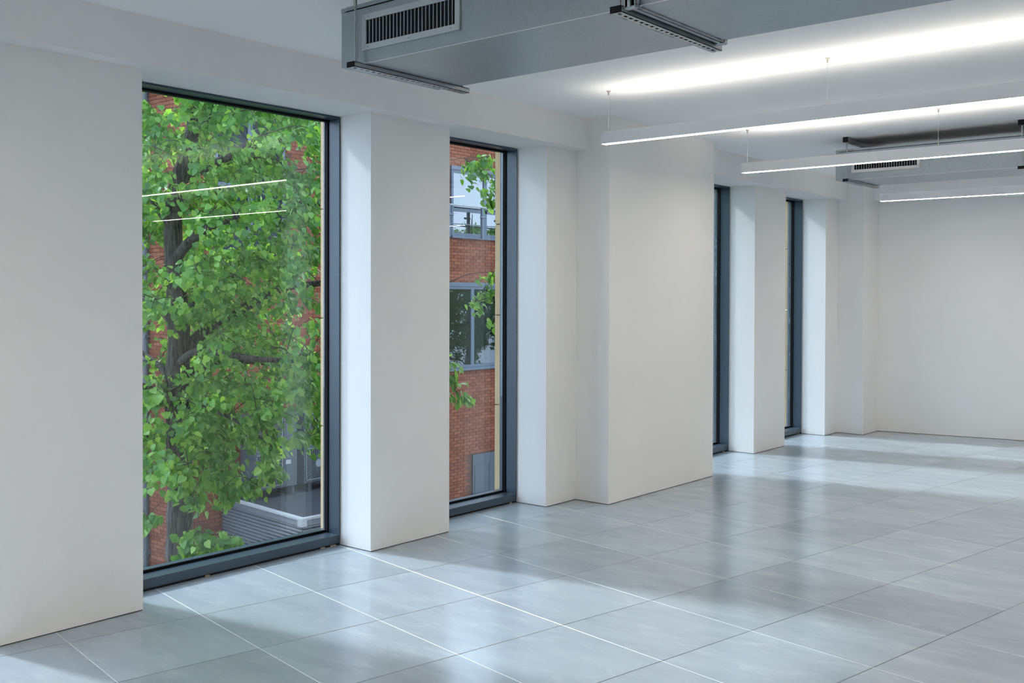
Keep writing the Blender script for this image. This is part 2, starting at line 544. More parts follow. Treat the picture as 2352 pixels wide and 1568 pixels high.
# ---- windows
GX0, GX1 = -0.421, -0.391
def window(n, ya, yb, packers):
    w = tag(empty('window_%d' % n, (XF, (ya + yb) / 2, 0)), ['', 'widest tall window with slim blue-grey frame and a tree outside', 'narrow tall window right of the wide one with brick wall outside', 'third tall window half hidden behind the column', 'farthest tall window nearest the end wall', 'tall window left of the picture'][n], None, None, 'structure')
    def P(name, m, x0, x1, y0, y1, z0, z1, r=0.0025):
        return MB().bevel_box(x0 - XF, x1 - XF, y0 - (ya + yb) / 2, y1 - (ya + yb) / 2, z0, z1, r).build(name, m, w)
    g = 0.008
    P('sill', M_FRAME, -0.378, XF, ya + 0.012, yb - 0.012, 0.013, 0.064)
    P('outer_sill', M_FRAME, -0.50, -0.378, ya - 0.08, yb + 0.08, -0.02, 0.060)
    P('jamb', M_FRAME, -0.362, XF + 0.002, yb - g - 0.004, yb - g, 0.0, ZB - 0.002, 0.001)
    P('jamb', M_FRAME, -0.362, XF + 0.002, ya + g, ya + g + 0.004, 0.0, ZB - 0.002, 0.001)
    P('jamb_gap', M_GAP, -0.40, XF - 0.004, yb - g, yb - 0.0005, 0.0, ZB - 0.001, 0.0005)
    P('jamb_gap', M_GAP, -0.40, XF - 0.004, ya + 0.0005, ya + g, 0.0, ZB - 0.001, 0.0005)
    P('head', M_FRAME, -0.356, XF + 0.002, ya + 0.012, yb - 0.012, ZB - 0.012, ZB - 0.001, 0.001)
    P('sill_gap', M_GAP, -0.40, XF - 0.012, ya + 0.004, yb - 0.004, -0.006, 0.013, 0.001)
    # glazing gaskets
    P('gasket', M_GASKET, -0.3905, -0.362, yb - 0.02, yb - g, 0.055, ZB - 0.002, 0.002)
    P('gasket', M_GASKET, -0.3905, -0.362, ya + g, ya + 0.02, 0.055, ZB - 0.002, 0.002)
    P('gasket', M_GASKET, -0.3905, -0.378, ya + g, yb - g, 0.050, 0.078, 0.002)
    P('gasket', M_GASKET, -0.3905, -0.356, ya + g, yb - g, ZB - 0.022, ZB - 0.001, 0.002)
    # outer pressure plate
    P('outer_jamb', M_FRAME, -0.452, GX0, yb + 0.022, yb + 0.085, 0.0, ZB + 0.06)
    P('outer_jamb', M_FRAME, -0.452, GX0, ya - 0.085, ya - 0.022, 0.0, ZB + 0.06)
    P('outer_head', M_FRAME, -0.452, GX0, ya, yb, ZB - 0.012, ZB + 0.06)
    MB().box(GX0 - XF, GX1 - XF, ya + 0.004 - (ya + yb) / 2, yb - 0.004 - (ya + yb) / 2, 0.02, ZB - 0.003).build('pane', M_GLASS, w)
    for t, l in packers:
        y = ya + (yb - ya) * t
        P('packer', M_PACK, -0.30, XF - 0.004, y, y + l, 0.0, 0.009, 0.001)
window(1, *WINS[1], [(0.36, 0.025), (0.90, 0.03), (0.952, 0.04)])
window(2, *WINS[2], [(0.93, 0.02)])
window(3, *WINS[3], [(0.93, 0.02)])
window(4, *WINS[4], [(0.93, 0.02)])
window(5, *WINS[0], [])

# ------------------------------------------------------------------ pendant lights
LX0, LX1, LZ0, LZ1, LWID = 0.7617, 6.76, 2.470, 2.5454, 0.054
def pendant(y, label, seen_wires=True):
    L = tag(empty('linear_pendant_light', (LX0, y, LZ0)), label, 'light', 'white linear pendant lights')
    n = LX1 - LX0
    w, h = LWID, LZ1 - LZ0
    hb = MB()
    hb.box(0, n, 0, 0.004, 0.0, h).box(0, n, w - 0.004, w, 0.0, h)
    hb.box(0, 0.004, 0.004, w - 0.004, 0.0, h).box(n - 0.004, n, 0.004, w - 0.004, 0.0, h)
    hb.box(0.004, n - 0.004, 0.004, w - 0.004, 0.012, h - 0.012)
    hb.build('housing', M_LAMPW, L)
    box('lower_diffuser', M_DOWN, L, 0.004, n - 0.004, 0.004, w - 0.004, -0.001, 0.012)
    box('upper_diffuser', M_UPL, L, 0.03, n - 0.03, 0.008, w - 0.008, h - 0.012, h - 0.004)
    for x in (0.038, 1.468, 2.898, 4.33, 5.76):
        wr_ = MB().tube([(x, w / 2, h + 0.02), (x, w / 2, ZC - LZ0 - 0.02)], 0.0008, 6).build('suspension_wire', M_WIRE, L)
        MB().tube([(x, w / 2, h), (x, w / 2, h + 0.022)], [0.0028, 0.0022], 10).build('wire_gripper', M_NICKEL, wr_)
        MB().box(x - 0.022, x + 0.008, 0.004, w - 0.004, h - 0.001, h + 0.0018).build('bracket', M_NICKEL, wr_)
        MB().tube([(x, w / 2, ZC - LZ0 - 0.026), (x, w / 2, ZC - LZ0 - 0.008), (x, w / 2, ZC - LZ0 - 0.004), (x, w / 2, ZC - LZ0)], [0.005, 0.006, 0.013, 0.013], 12).build('ceiling_cup', M_NICKEL, wr_)
    return L
pendant(5.3767, 'long white linear pendant light nearest the camera, in front of the projecting column')
pendant(7.2905, 'long white linear pendant light just in front of the far duct grille')
pendant(10.2829, 'long white linear pendant light farthest away, in front of the end wall')
pendant(0.85, 'unseen linear pendant added as fill light, just ahead of the camera, above the picture')  # three unseen pendants added to brighten the near wall, ceiling and duct
pendant(-0.65, 'unseen linear pendant added as fill light, just behind the camera')
pendant(-2.15, 'unseen linear pendant added as fill light, nearest the near end wall')

# ------------------------------------------------------------------ ducts
DZ0, DZ1, DX0 = 2.467, 2.7165, 1.136
def duct(ya, yb, label, gm):
    D = tag(empty('air_duct', (DX0, ya, DZ0)), label, 'duct', 'galvanised rectangular ducts')
    w, h, n = yb - ya, DZ1 - DZ0, XR - 0.02 - DX0
    t = 0.004
    sh = MB()
    sh.box(0, n, 0, w, 0, t).box(0, n, 0, t, t, h - 0.006).box(0, n, w - t, w, t, h - 0.006).box(0, n, 0, w, h - 0.006, h - 0.003)
    sh.box(0, t, t, w - t, t, h - 0.006)
    sh.build('body', M_GALV, D)
    box('edge_highlight', M_GRILLE_W, D, 0.05, n, -0.0012, 0.001, -0.001, 0.0012)  # pale strip paints the highlight along the lower front edge
    # folded top seam with a dark joint under it
    seam = MB().box(0.03, n, -0.004, 0.012, h - 0.016, h).box(0.03, n, w - 0.012, w + 0.004, h - 0.016, h).build('top_seam', M_GALV, D)
    box('seam_joint', M_BLACK, seam, 0.02, n, -0.0025, 0.001, h - 0.020, h - 0.016)
    box('corner_cleat', M_GALV, D, -0.001, 0.03, -0.003, 0.012, h - 0.018, h - 0.001)
    for zz in (0.012, h - 0.03):
        MB().tube([(0.012, -0.0025, zz), (0.012, 0.001, zz)], 0.003, 8).build('screw', M_STEEL, D)
    # end stiffening fold
    box('end_fold', M_GALV, D, 0.0, 0.10, -0.0012, 0.0, 0.0, h - 0.02)
    # grille
    gx0, gx1, gz0, gz1 = 0.132, 0.679, 0.052, 0.200
    b2 = 0.025
    gr = empty('grille', (gx0, 0, gz0)); gr.parent = D
    gw, gh = gx1 - gx0, gz1 - gz0
    def quad(pts, d0, d1):
        q = MB(); k = len(pts)
        q.v = [(x, d0, z) for x, z in pts] + [(x, d1, z) for x, z in pts]
        q.f = [tuple(range(k)), tuple(reversed(range(k, 2 * k)))] + [(i, k + i, k + (i + 1) % k, (i + 1) % k) for i in range(k)]
        return q
    g2 = 0.0006
    for pts in ([(0, 0), (gw, 0), (gw - b2, b2 - g2), (b2, b2 - g2)], [(0, gh), (b2, gh - b2 + g2), (gw - b2, gh - b2 + g2), (gw, gh)],
                [(0, g2), (b2 - g2, b2), (b2 - g2, gh - b2), (0, gh - g2)], [(gw, g2), (gw, gh - g2), (gw - b2 + g2, gh - b2), (gw - b2 + g2, b2)]):
        quad(pts, -0.007, 0.0).build('grille_frame', gm, gr)
    box('dark_throat', M_BLACK, gr, b2 - 0.002, gw - b2 + 0.002, -0.0012, -0.0002, b2 - 0.002, gh - b2 + 0.002)
    ns = 24
    sl = MB().box(-0.0009, 0.0009, -0.006, -0.0013, b2, gh - b2).mesh('slat', M_GRILLE_W if gm is M_GRILLE_W else M_GRILLE)
    for k in range(ns):
        place('slat', sl, gr, (b2 + (gw - 2 * b2) * (k + 0.9) / (ns + 0.6), 0, 0))
    for zz in (0.0125, gh - 0.0125):
        for xx in (0.038, gw / 2, gw - 0.045):
            MB().tube([(xx, -0.0095, zz), (xx, -0.008, zz), (xx, -0.006, zz)], [0.0016, 0.003, 0.0036], 10).build('grille_screw', M_STEEL, gr)
    # flanged joint
    fl = MB()
    fx = 2.580 - DX0
    for x0, e in ((fx, 0.030), (fx + 0.012, 0.036), (fx + 0.024, 0.030)):
        x1 = x0 + 0.011
        fl.box(x0, x1, -e, w + e, -0.004 if e < 0.033 else -0.008, 0.0).box(x0, x1, -e, -0.0, 0.0, h).box(x0, x1, w, w + e, 0.0, h).box(x0, x1, -e, w + e, h, h + 0.02)
    flange = fl.build('flange', M_STEEL, D)
    for k in range(5):
        yy = w * (0.05 + 0.225 * k)
        MB().tube([(fx + 0.034, yy, -0.008), (fx + 0.034, yy, -0.003)], [0.004, 0.0045], 8).build('flange_bolt', M_STEEL, flange)
    for yy in (-0.018, w + 0.018):
        MB().bevel_box(fx - 0.006, fx + 0.038, yy - 0.012, yy + 0.012, -0.012, 0.03, 0.004).build('corner_clamp', M_STEEL, flange)
        MB().tube([(fx - 0.014, yy, 0.008), (fx + 0.046, yy, 0.008)], 0.006, 10).build('clamp_bolt', M_STEEL, flange)
    return D
duct(2.904, 3.489, 'large galvanised steel duct across the top of the picture with a grey grille', M_GRILLE)
duct(8.235, 8.794, 'far galvanised steel duct partly hidden behind the second pendant light', M_GRILLE_W)

def channel(mb, x, y0, y1, z0, z1, slots=True):
    # slotted strut channel running along y: two flanges, lips and a slotted web at the bottom
    t, hw = 0.0025, 0.0205
    mb.box(x - hw, x - hw + t, y0, y1, z0, z1).box(x + hw - t, x + hw, y0, y1, z0, z1)
    mb.box(x - hw, x - hw + 0.009, y0, y1, z1 - t, z1).box(x + hw - 0.009, x + hw, y0, y1, z1 - t, z1)
    sw, pitch, sl = 0.0055, 0.0335, 0.019
    mb.box(x - hw, x - sw, y0, y1, z0, z0 + t).box(x + sw, x + hw, y0, y1, z0, z0 + t)
    y = y0
    while y < y1 - 1e-4:
        e = min(y + pitch - sl, y1)
        mb.box(x - sw, x + sw, y, e, z0, z0 + t)
        y += pitch
    return mb
def hanger(x, y0, y1, label, top):
    H = tag(empty('duct_hanger', (x, y0, DZ0 - 0.021)), label, 'bracket', 'strut channel hangers under the ducts')
    zb = 0.0; zt = 0.021; L = y1 - y0
    channel(MB(), 0, 0.004, L, zb, zt).build('channel', M_STEEL, H)
    box('slot_shade', M_ACDARK, H, -0.0175, 0.0175, 0.006, L - 0.004, 0.008, 0.0095)  # dark strip added for the shade seen through the slots
    box('end_cap', M_BLACK, H, -0.0215, 0.0215, -0.001, 0.004, -0.0008, zt + 0.0005)
    hz = ZC - (DZ0 - 0.021)
    for yy in (0.027, L - 0.03):
        rod = MB().tube([(0, yy, -0.004), (0, yy, hz - 0.03)], 0.0042, 10).build('threaded_rod', M_STEEL, H)
        MB().tube([(0, yy, zt), (0, yy, zt + 0.007)], 0.0085, 6).build('nut', M_STEEL, rod)
        MB().box(-0.019, 0.019, yy - 0.019, yy + 0.019, zt - 0.001, zt + 0.002).build('washer_plate', M_STEEL, rod)
        MB().tube([(0, yy, hz - 0.105), (0, yy, hz - 0.04)], 0.0065, 6).build('connector', M_STEEL, rod)
    if top:
        channel(MB(), 0, 0.0, L, hz - 0.041, hz).build('ceiling_channel', M_STEEL, H)
        box('top_end_cap', M_BLACK, H, -0.0215, 0.0215, -0.004, 0.0, hz - 0.0405, hz)
hanger(1.256, 2.845, 3.556, 'slotted channel hanger under the left end of the large near duct', True)
hanger(2.553, 2.857, 3.560, 'slotted channel hanger beside the flanged joint of the large near duct', True)
hanger(1.250, 8.150, 8.850, 'slotted channel hanger under the left end of the far duct', True)
hanger(2.560, 8.150, 8.850, 'slotted channel hanger of the far duct at the right edge of the picture', True)

# ------------------------------------------------------------------ outside: ground
ground = box('ground', M_GROUND, None, -60, XO - 0.12, -40, 60, -5.2, -5.0)
tag(ground, 'dark asphalt yard below the windows', None, None, 'structure')

# ------------------------------------------------------------------ outside: brick building
BX, BYC, BZ0, BZ1 = -12.1, 10.87, -5.0, 6.4
bld = tag(empty('brick_building', (BX, BYC, BZ0)), 'red brick building with grey framed windows seen through the windows behind the tree', 'building')
def bl(p): return Vector(p) - Vector((BX, BYC, BZ0))
B_WIN = [  # y0, y1, z0, z1 on the shaded face
    (11.32, 12.95, 2.02, 5.2), (17.83, 21.0, 2.96, 4.52), (16.2, 20.9, -0.2, 1.76), (18.61, 19.75, -5.0, -2.34), (14.2, 16.6, 2.02, 4.9)]
def in_hole(y, z):
    return any(a - 0.03 < y < b2 + 0.03 and c - 0.02 < z < d + 0.02 for a, b2, c, d in B_WIN)
core = MB().box(-14, -0.012, 0.012, 22, 0, BZ1 - BZ0)
wall = core.build('masonry_core', M_MORTAR, bld)
COURSE, BRL, JT = 0.075, 0.225, 0.010
stuff = MB()
cands = []
def brick_quad(o, u, n):
    return (o, u, n)
nc = int((BZ1 - BZ0) / COURSE)
for k in range(nc):
    z = k * COURSE
    off = (k % 2) * BRL / 2
    for i in range(-1, 48):                       # face parallel to our facade
        y0, y1 = max(i * BRL + off, 0.0), i * BRL + off + BRL - JT
        if y1 < 0.03: continue
        yc, zc = (y0 + y1) / 2 + BYC, z + BZ0 + 0.03
        if in_hole(y0 + BYC, zc) or in_hole(y1 + BYC, zc): continue
        cands.append((Vector((-0.012, y0, z)), Vector((0, y1 - y0, 0)), Vector((0.012, 0, 0)), Vector((BX, yc, zc)), False))
    for i in range(-1, 22):                       # return face
        x1 = -max(i * BRL + off, 0.0)
        x0 = -(i * BRL + off + BRL - JT)
        if x0 > -0.03: continue
        cands.append((Vector((x0, 0.012, z)), Vector((x1 - x0, 0, 0)), Vector((0, -0.012, 0)), Vector((BX + (x0 + x1) / 2, BYC, z + BZ0 + 0.03)), True))
def rank(c):
    u, v_, w = project(c[3])
    if 328 < u < 446 and 1090 < v_ < 1330: return 0
    if 1032 < u < 1138 and 320 < v_ < 400: return 1
    if 1032 < u < 1138 and 540 < v_ < 655: return 1
    if 328 < u < 400 and 200 < v_ < 330: return 2
    return 9
ranked = sorted(range(len(cands)), key=lambda i: (rank(cands[i]), project(cands[i][3])[2]))
single = set(i for i in ranked[:300] if rank(cands[i]) < 9)
shared = {}
HB = Vector((0, 0, COURSE - JT))
for i, (o, u, n, c, ret) in enumerate(cands):
    if i in single:
        key = (ret, round(u.length, 4))
        if key not in shared:
            shared[key] = MB().obb((0, 0, 0), u, n, HB).mesh('brick', M_BRICK) if ret is False else MB().obb((0, 0, 0), u, HB, -n).mesh('brick', M_BRICK)
            if ret:
                me = MB().obb(n, u, -n, HB).mesh('brick', M_BRICK)
                shared[key] = me
            else:
                shared[key] = MB().obb((0, 0, 0), n, u, HB).mesh('brick', M_BRICK)
        place('brick', shared[key], wall, o)
    elif ret:
        stuff.obb(o + n, u, -n, HB)
    else:
        stuff.obb(o, n, u, HB)
tag(stuff.build('brickwork', M_BRICK, wall), None, None, None, 'stuff')
box('coping', M_RAIL, bld, -14.05, 0.05, -0.05, 22, BZ1 - BZ0, BZ1 - BZ0 + 0.08)
# windows of that building
def bwin(y0, y1, z0, z1, mull, trans, name='building_window', glass=None):
    w = empty(name, bl((BX, y0, z0))); w.parent = bld
    W_, H_ = y1 - y0, z1 - z0
    f = MB()
    d = 0.07
    f.box(-0.03, 0.02, 0, W_, 0, d).box(-0.03, 0.02, 0, W_, H_ - d, H_).box(-0.03, 0.02, 0, d, d, H_ - d).box(-0.03, 0.02, W_ - d, W_, d, H_ - d)
    for q in mull:
        f.box(-0.03, 0.02, q - 0.055, q + 0.055, d, H_ - d)
    for q in trans:
        f.box(-0.03, 0.02, d, W_ - d, q - 0.04, q + 0.04)
    f.build('window_frame', M_GREYFR, w)
    box('window_sill', M_GREYFR, w, -0.03, 0.09, -0.04, W_ + 0.04, -0.06, 0.0)
    box('window_head', M_GREYFR, w, -0.02, 0.05, -0.03, W_ + 0.03, H_, H_ + 0.09)
    qs = [0.0] + list(mull) + [W_]
    zs = [d] + [t for q in trans for t in (q - 0.04, q + 0.04)] + [H_ - d]
    for a, b3 in zip(qs[:-1], qs[1:]):
        for q in range(0, len(zs), 2):
            box('pane', glass or M_EXTGLASS, w, -0.010, -0.004, a + 0.055, b3 - 0.055, zs[q], zs[q + 1])
    box('dim_room', M_DARKROOM, w, -0.0118, -0.0112, 0.02, W_ - 0.02, 0.02, H_ - 0.02)
    return w
bwin(*B_WIN[0], [0.8], [1.6], glass=M_EXTGLASS2)
w2 = bwin(*B_WIN[1], [1.22, 2.2], [0.62], glass=M_SKYGLASS)
bwin(*B_WIN[2], [0.95, 2.39, 3.5], [])
bwin(*B_WIN[4], [1.2], [1.6], glass=M_EXTGLASS2)
# juliet rail across the upper window
rail = MB().tube([(0.22, -0.4, 0.70), (0.22, 3.2, 0.70)], 0.022, 8).build('handrail', M_RAIL, w2)
MB().tube([(0.22, -0.4, 0.26), (0.22, 3.2, 0.26)], 0.012, 6).build('mid_rail', M_GREYFR, w2)
for yy in (-0.3, 0.87, 2.0, 3.1):
    MB().box(0.19, 0.25, yy - 0.03, yy + 0.03, -0.05, 0.70).build('rail_post', M_GREYFR, w2)
    MB().tube([(0.255, yy - 0.10, 0.46), (0.255, yy + 0.10, 0.46)], 0.025, 8).build('rail_clip', M_GREYFR, w2)
# grey door low on the wall
door = empty('yard_door', bl((BX, B_WIN[3][0], B_WIN[3][2]))); door.parent = bld
MB().box(-0.02, 0.02, 0, 1.14, 0, 2.66).build('door_leaf', M_ACCASE, door)
MB().box(0.02, 0.03, 0.06, 0.54, 0.3, 2.4).box(0.02, 0.03, 0.6, 1.08, 0.3, 2.4).build('door_panel', M_ACCASE, door)
# pale downpipe on the lit return face
dp = MB().tube([(-1.52, -0.06, 0), (-1.52, -0.06, 11.2)], 0.055, 10).build('downpipe', M_ACCASE, bld)
for zz in (1.5, 3.6, 5.7, 7.8, 9.9):
    MB().box(-1.59, -1.45, -0.12, -0.001, zz, zz + 0.05).build('pipe_bracket', M_ACCASE, dp)

# ------------------------------------------------------------------ plant room with louvred sides
PZ = -2.30
P0, P1, P2, P3 = Vector((-12.06, 11.47)), Vector((-9.35, 11.17)), Vector((-9.25, 14.1)), Vector((-12.06, 14.1))
pr = tag(empty('plant_enclosure', (P1.x, P1.y, -5.0)), 'low grey louvred plant enclosure with a flat roof behind the tree trunk', 'enclosure')
def pl(p): return (p.x - P1.x, p.y - P1.y)
MB().prism([pl(P0 + Vector((0.06, 0.06))), pl(P1 + Vector((-0.06, 0.06))), pl(P2 + Vector((-0.06, 0))), pl(P3)], 0.0, PZ + 5.0 - 0.05).build('enclosure_core', M_ACDARK, pr)
MB().prism([pl(P0), pl(P1), pl(P2), pl(P3)], PZ + 5.0 - 0.05, PZ + 5.0).build('flat_roof', M_ROOF, pr)
def edge_bar(a, b2, z0, z1, d0, d1, name, m):
    d = (b2 - a).normalized(); n = Vector((d.y, -d.x))
    if a == P1: a = a - d * d1
    else: b2 = b2 + d * (d1 - 0.001)
    MB().prism([pl(a + n * d0), pl(b2 + n * d0), pl(b2 + n * d1), pl(a + n * d1)][::-1] if d1 > d0 else [], z0, z1).build(name, m, pr)
def slats(a, b2):
    d = (b2 - a).normalized(); n = Vector((d.y, -d.x)); L = (b2 - a).length
    a3, d3, n3 = Vector((*pl(a), 0)), Vector((d.x, d.y, 0)), Vector((n.x, n.y, 0))
    me = MB().obb(Vector((0, 0, 0)), d3 * L, -n3 * 0.04 + Vector((0, 0, 0.020)), Vector((0, 0, 0.030)) ).mesh('louvre_slat', M_LOUVRE)
    for k in range(40):
        place('louvre_slat', me, pr, a3 + n3 * 0.015 + Vector((0, 0, PZ + 5.0 - 0.15 - 0.062 * k)))
slats(P0, P1); slats(P1, P2)
edge_bar(P0, P1, PZ + 5.0 - 0.11, PZ + 5.0 - 0.005, -0.03, 0.03, 'fascia', M_LOUVRE)
edge_bar(P1, P2, PZ + 5.0 - 0.11, PZ + 5.0 - 0.005, -0.03, 0.03, 'fascia', M_LOUVRE)
edge_bar(P0, P1, PZ + 5.0 - 0.005, PZ + 5.0 + 0.03, -0.06, 0.045, 'edge_trim', M_RAIL)
edge_bar(P1, P2, PZ + 5.0 - 0.005, PZ + 5.0 + 0.03, -0.06, 0.045, 'edge_trim', M_RAIL)

MB().box(-0.066, 0.05, -0.05, 0.066, PZ + 5.0 - 0.11, PZ + 5.0 + 0.0305).build('corner_cap', M_RAIL, pr)
# ------------------------------------------------------------------ condensers on the flat roof
def condenser(y0, y1, label):
    zb, H, X = PZ + 0.16, 1.42, -11.30
    Cn = tag(empty('condenser_unit', (X, y0, PZ)), label, 'air conditioner', 'air conditioning condensers on the flat roof')
    W_ = y1 - y0
    MB().bevel_box(-0.42, 0.0, 0, W_, 0.16, 0.16 + H, 0.015).build('casing', M_ACUNIT, Cn)
    for yy in (0.08, W_ - 0.14):
        box('foot', M_ACDARK, Cn, -0.42, 0.02, yy, yy + 0.06, 0.0, 0.16)
    fw_ = 0.60
    for zz in (0.16 + 0.06, 0.16 + H / 2 + 0.03):
        fh = H / 2 - 0.09
        op = MB().box(0.0, 0.004, 0.04, 0.04 + fw_, zz, zz + fh).build('fan_opening', M_ACDARK, Cn)
        g = MB()
        g.box(0.004, 0.016, 0.04, 0.04 + fw_, zz, zz + 0.014).box(0.004, 0.016, 0.04, 0.04 + fw_, zz + fh - 0.014, zz + fh)
        g.box(0.004, 0.016, 0.04, 0.054, zz, zz + fh).box(0.004, 0.016, 0.026 + fw_, 0.04 + fw_, zz, zz + fh)
        cy, cz = 0.04 + fw_ / 2, zz + fh / 2
        for k in range(36):
            a = 2 * math.pi * k / 36
            rr = 0.5 / max(abs(math.cos(a)) / fw_ , abs(math.sin(a)) / fh)
            pts = []
            for t in (0.2, 0.6, 1.0):
                aa = a + 0.35 * (1 - t)
                pts.append((0.018, cy + rr * t * math.cos(aa) * 0.98, cz + rr * t * math.sin(aa) * 0.98))
            g.tube(pts, 0.0026, 4, False)
        g.tube([(0.012, cy, cz), (0.024, cy, cz)], 0.075, 12)
        g.build('fan_guard', M_ACWIRE, op)
    box('service_panel', M_ACUNIT, Cn, 0.0, 0.006, 0.04 + fw_ + 0.03, W_ - 0.02, 0.2, 0.16 + H - 0.05)
    box('data_plate', M_RAIL, Cn, 0.006, 0.009, 0.04 + fw_ + 0.08, 0.04 + fw_ + 0.2, 0.6, 0.68)
condenser(11.63, 12.62, 'grey condenser with two fan guards standing behind the leaves')
condenser(12.80, 13.79, 'grey condenser with two fan guards beside the window jamb')

# ------------------------------------------------------------------ tree
TB = Vector((-3.516, 5.087, -5.0))
tree = tag(empty('lime_tree', TB), 'leafy green lime tree with a dark rough trunk outside the largest window', 'tree')
TR_R = Vector((0.7717, 0.636, 0)).normalized()      # across the yard
TR_D = Vector((-0.636, 0.7717, 0)).normalized()     # away from the facade
def tw(a, d, z): return Vector((-3.52, 5.085, 0)) + TR_R * a + TR_D * d + Vector((0, 0, z))
tr_pts = [(0.0, 0, -5.0, 0.17), (0.01, 0, -4.0, 0.145), (0.0, 0, -2.5, 0.125), (0.0, 0, -1.26, 0.117), (0.0, 0, -0.84, 0.112), (0.012, 0, -0.49, 0.113), (0.017, 0, -0.1, 0.110),
          (0.005, 0, 0.28, 0.106), (-0.01, 0, 0.66, 0.102), (0.006, 0, 1.12, 0.094), (-0.01, 0.02, 1.42, 0.088), (-0.045, 0.03, 1.73, 0.083), (-0.055, 0.04, 2.19, 0.075),
          (-0.02, 0.05, 2.49, 0.07), (0.08, 0.06, 2.8, 0.062), (0.12, 0.07, 3.1, 0.056), (0.15, 0.05, 3.6, 0.046), (0.12, 0.0, 4.2, 0.032), (0.16, 0.0, 4.9, 0.012)]
def sm_path(pts, n):
    out = []
    for i in range(len(pts) - 1):
        p0, p1, p2, p3 = pts[max(i - 1, 0)], pts[i], pts[i + 1], pts[min(i + 2, len(pts) - 1)]
        for k in range(n):
            t = k / n
            out.append(0.5 * ((2 * p1) + (p2 - p0) * t + (2 * p0 - 5 * p1 + 4 * p2 - p3) * t * t + (3 * p1 - p0 - 3 * p2 + p3) * t ** 3))
    out.append(pts[-1])
    return out
tv = [Vector((*(tw(a, d, z)), r)) for a, d, z, r in tr_pts]
tv = sm_path(tv, 4)
tm = MB().tube([v4.xyz for v4 in tv], [v4[3] * (1 + 0.05 * math.sin(i * 1.9)) for i, v4 in enumerate(tv)], 20)
tm.v = [tuple(Vector(p) - TB) for p in tm.v]
tm.build('trunk', M_BARK, tree, True)
main = [  # (trunk z, radius, control points a, d, z)
    (0.52, 0.05, [(-0.12, -0.1, 0.64), (-0.31, -0.25, 0.75), (-0.8, -0.5, 0.8), (-1.5, -0.7, 0.9)]),
    (0.62, 0.045, [(-0.2, 0.25, 0.82), (-0.5, 0.6, 0.95), (-1.0, 0.9, 1.2)]),
    (1.22, 0.045, [(-0.15, 0.1, 1.34), (-0.32, 0.2, 1.43), (-0.9, 0.3, 1.7)]),
    (2.1, 0.045, [(-0.15, -0.1, 2.27), (-0.34, -0.2, 2.38), (-0.9, -0.4, 2.8), (-1.3, -0.5, 3.1)]),
    (0.95, 0.06, [(0.2, 0.15, 1.2), (0.45, 0.3, 1.36), (0.78, 0.35, 1.56), (1.15, 0.4, 1.62), (1.8, 0.3, 1.7), (2.3, 0.2, 1.6)]),
    (0.42, 0.035, [(0.14, -0.1, 0.5), (0.28, -0.2, 0.55), (0.6, -0.35, 0.45), (0.95, -0.5, 0.25)]),
    (1.8, 0.05, [(0.2, -0.2, 2.0), (0.6, -0.5, 2.15), (1.2, -0.8, 2.2), (1.8, -0.6, 2.4), (2.2, -0.3, 2.6)]),
    (2.5, 0.045, [(0.4, 0.4, 2.8), (0.9, 0.7, 3.0), (1.6, 0.9, 3.2)]),
    (2.9, 0.04, [(0.5, -0.3, 3.2), (1.0, -0.5, 3.5), (1.7, -0.6, 3.7)]),
    (1.3, 0.045, [(0.2, 0.5, 1.6), (0.5, 1.0, 1.8), (1.0, 1.4, 2.0)]),
    (0.8, 0.04, [(0.3, 0.4, 0.9), (0.7, 0.7, 0.85), (1.2, 0.8, 0.6), (1.7, 0.8, 0.5)]),
    (3.3, 0.03, [(-0.3, 0.2, 3.7), (-0.7, 0.4, 4.1)]),
    (0.9, 0.04, [(0.35, -0.5, 1.05), (0.9, -0.8, 1.0), (1.5, -0.5, 0.95), (2.1, -0.2, 0.85)]),
]
nodes_ = []
def bx(pts, rad, seg):
    mb_ = MB().tube(pts, rad, seg)
    mb_.v = [tuple(Vector(p) - TB) for p in mb_.v]
    return mb_
def trunk_at(z):
    for p, q in zip(tv[:-1], tv[1:]):
        if p.z <= z <= q.z:
            return p.xyz.lerp(q.xyz, (z - p.z) / max(q.z - p.z, 1e-6))
    return tv[-1].xyz
for z0, r0, cps in main:
    pts = sm_path([trunk_at(z0)] + [tw(*c) for c in cps], 4)
    n = len(pts)
    bx(pts, [r0 * (1 - 0.8 * i / (n - 1)) for i in range(n)], 8).build('branch', M_BARK, tree, True)
    nodes_ += pts[2:]
nodes_ += [v4.xyz for v4 in tv if v4.z > 0.5]
# foliage clusters: centre (a, d, z) and radius
blobs = []
def zmin(a):                                       # the ragged lower edge of the crown
    if a < -0.1: return 0.10
    if a < 0.22: return 0.12
    if a < 0.9: return -0.02 - 0.08 * math.sin(a * 9)
    if a < 1.4: return 0.35
    return 0.75
a = -1.9
while a < 2.75:
    z = zmin(a) + 0.12
    top = 4.5 - 0.25 * abs(a - 0.3) ** 2
    while z < top:
        for d in ((-0.75, 0.05, 0.8) if -0.5 < a < 1.6 else (-0.5, 0.5)):
            if a < -0.5 and R.random() < 0.45: continue
            if a > 1.6 and R.random() < 0.35: continue
            aa, zz, dd = a + R.uniform(-0.13, 0.13), z + R.uniform(-0.12, 0.12), d + R.uniform(-0.35, 0.35)
            if zz < 2.3 and -0.24 < aa < 0.2 and R.random() < (0.95 if zz < 0.45 else 0.8): dd = abs(dd) + 0.25
            blobs.append((aa, dd, zz, R.uniform(0.20, 0.34)))
        z += 0.27
    a += 0.27
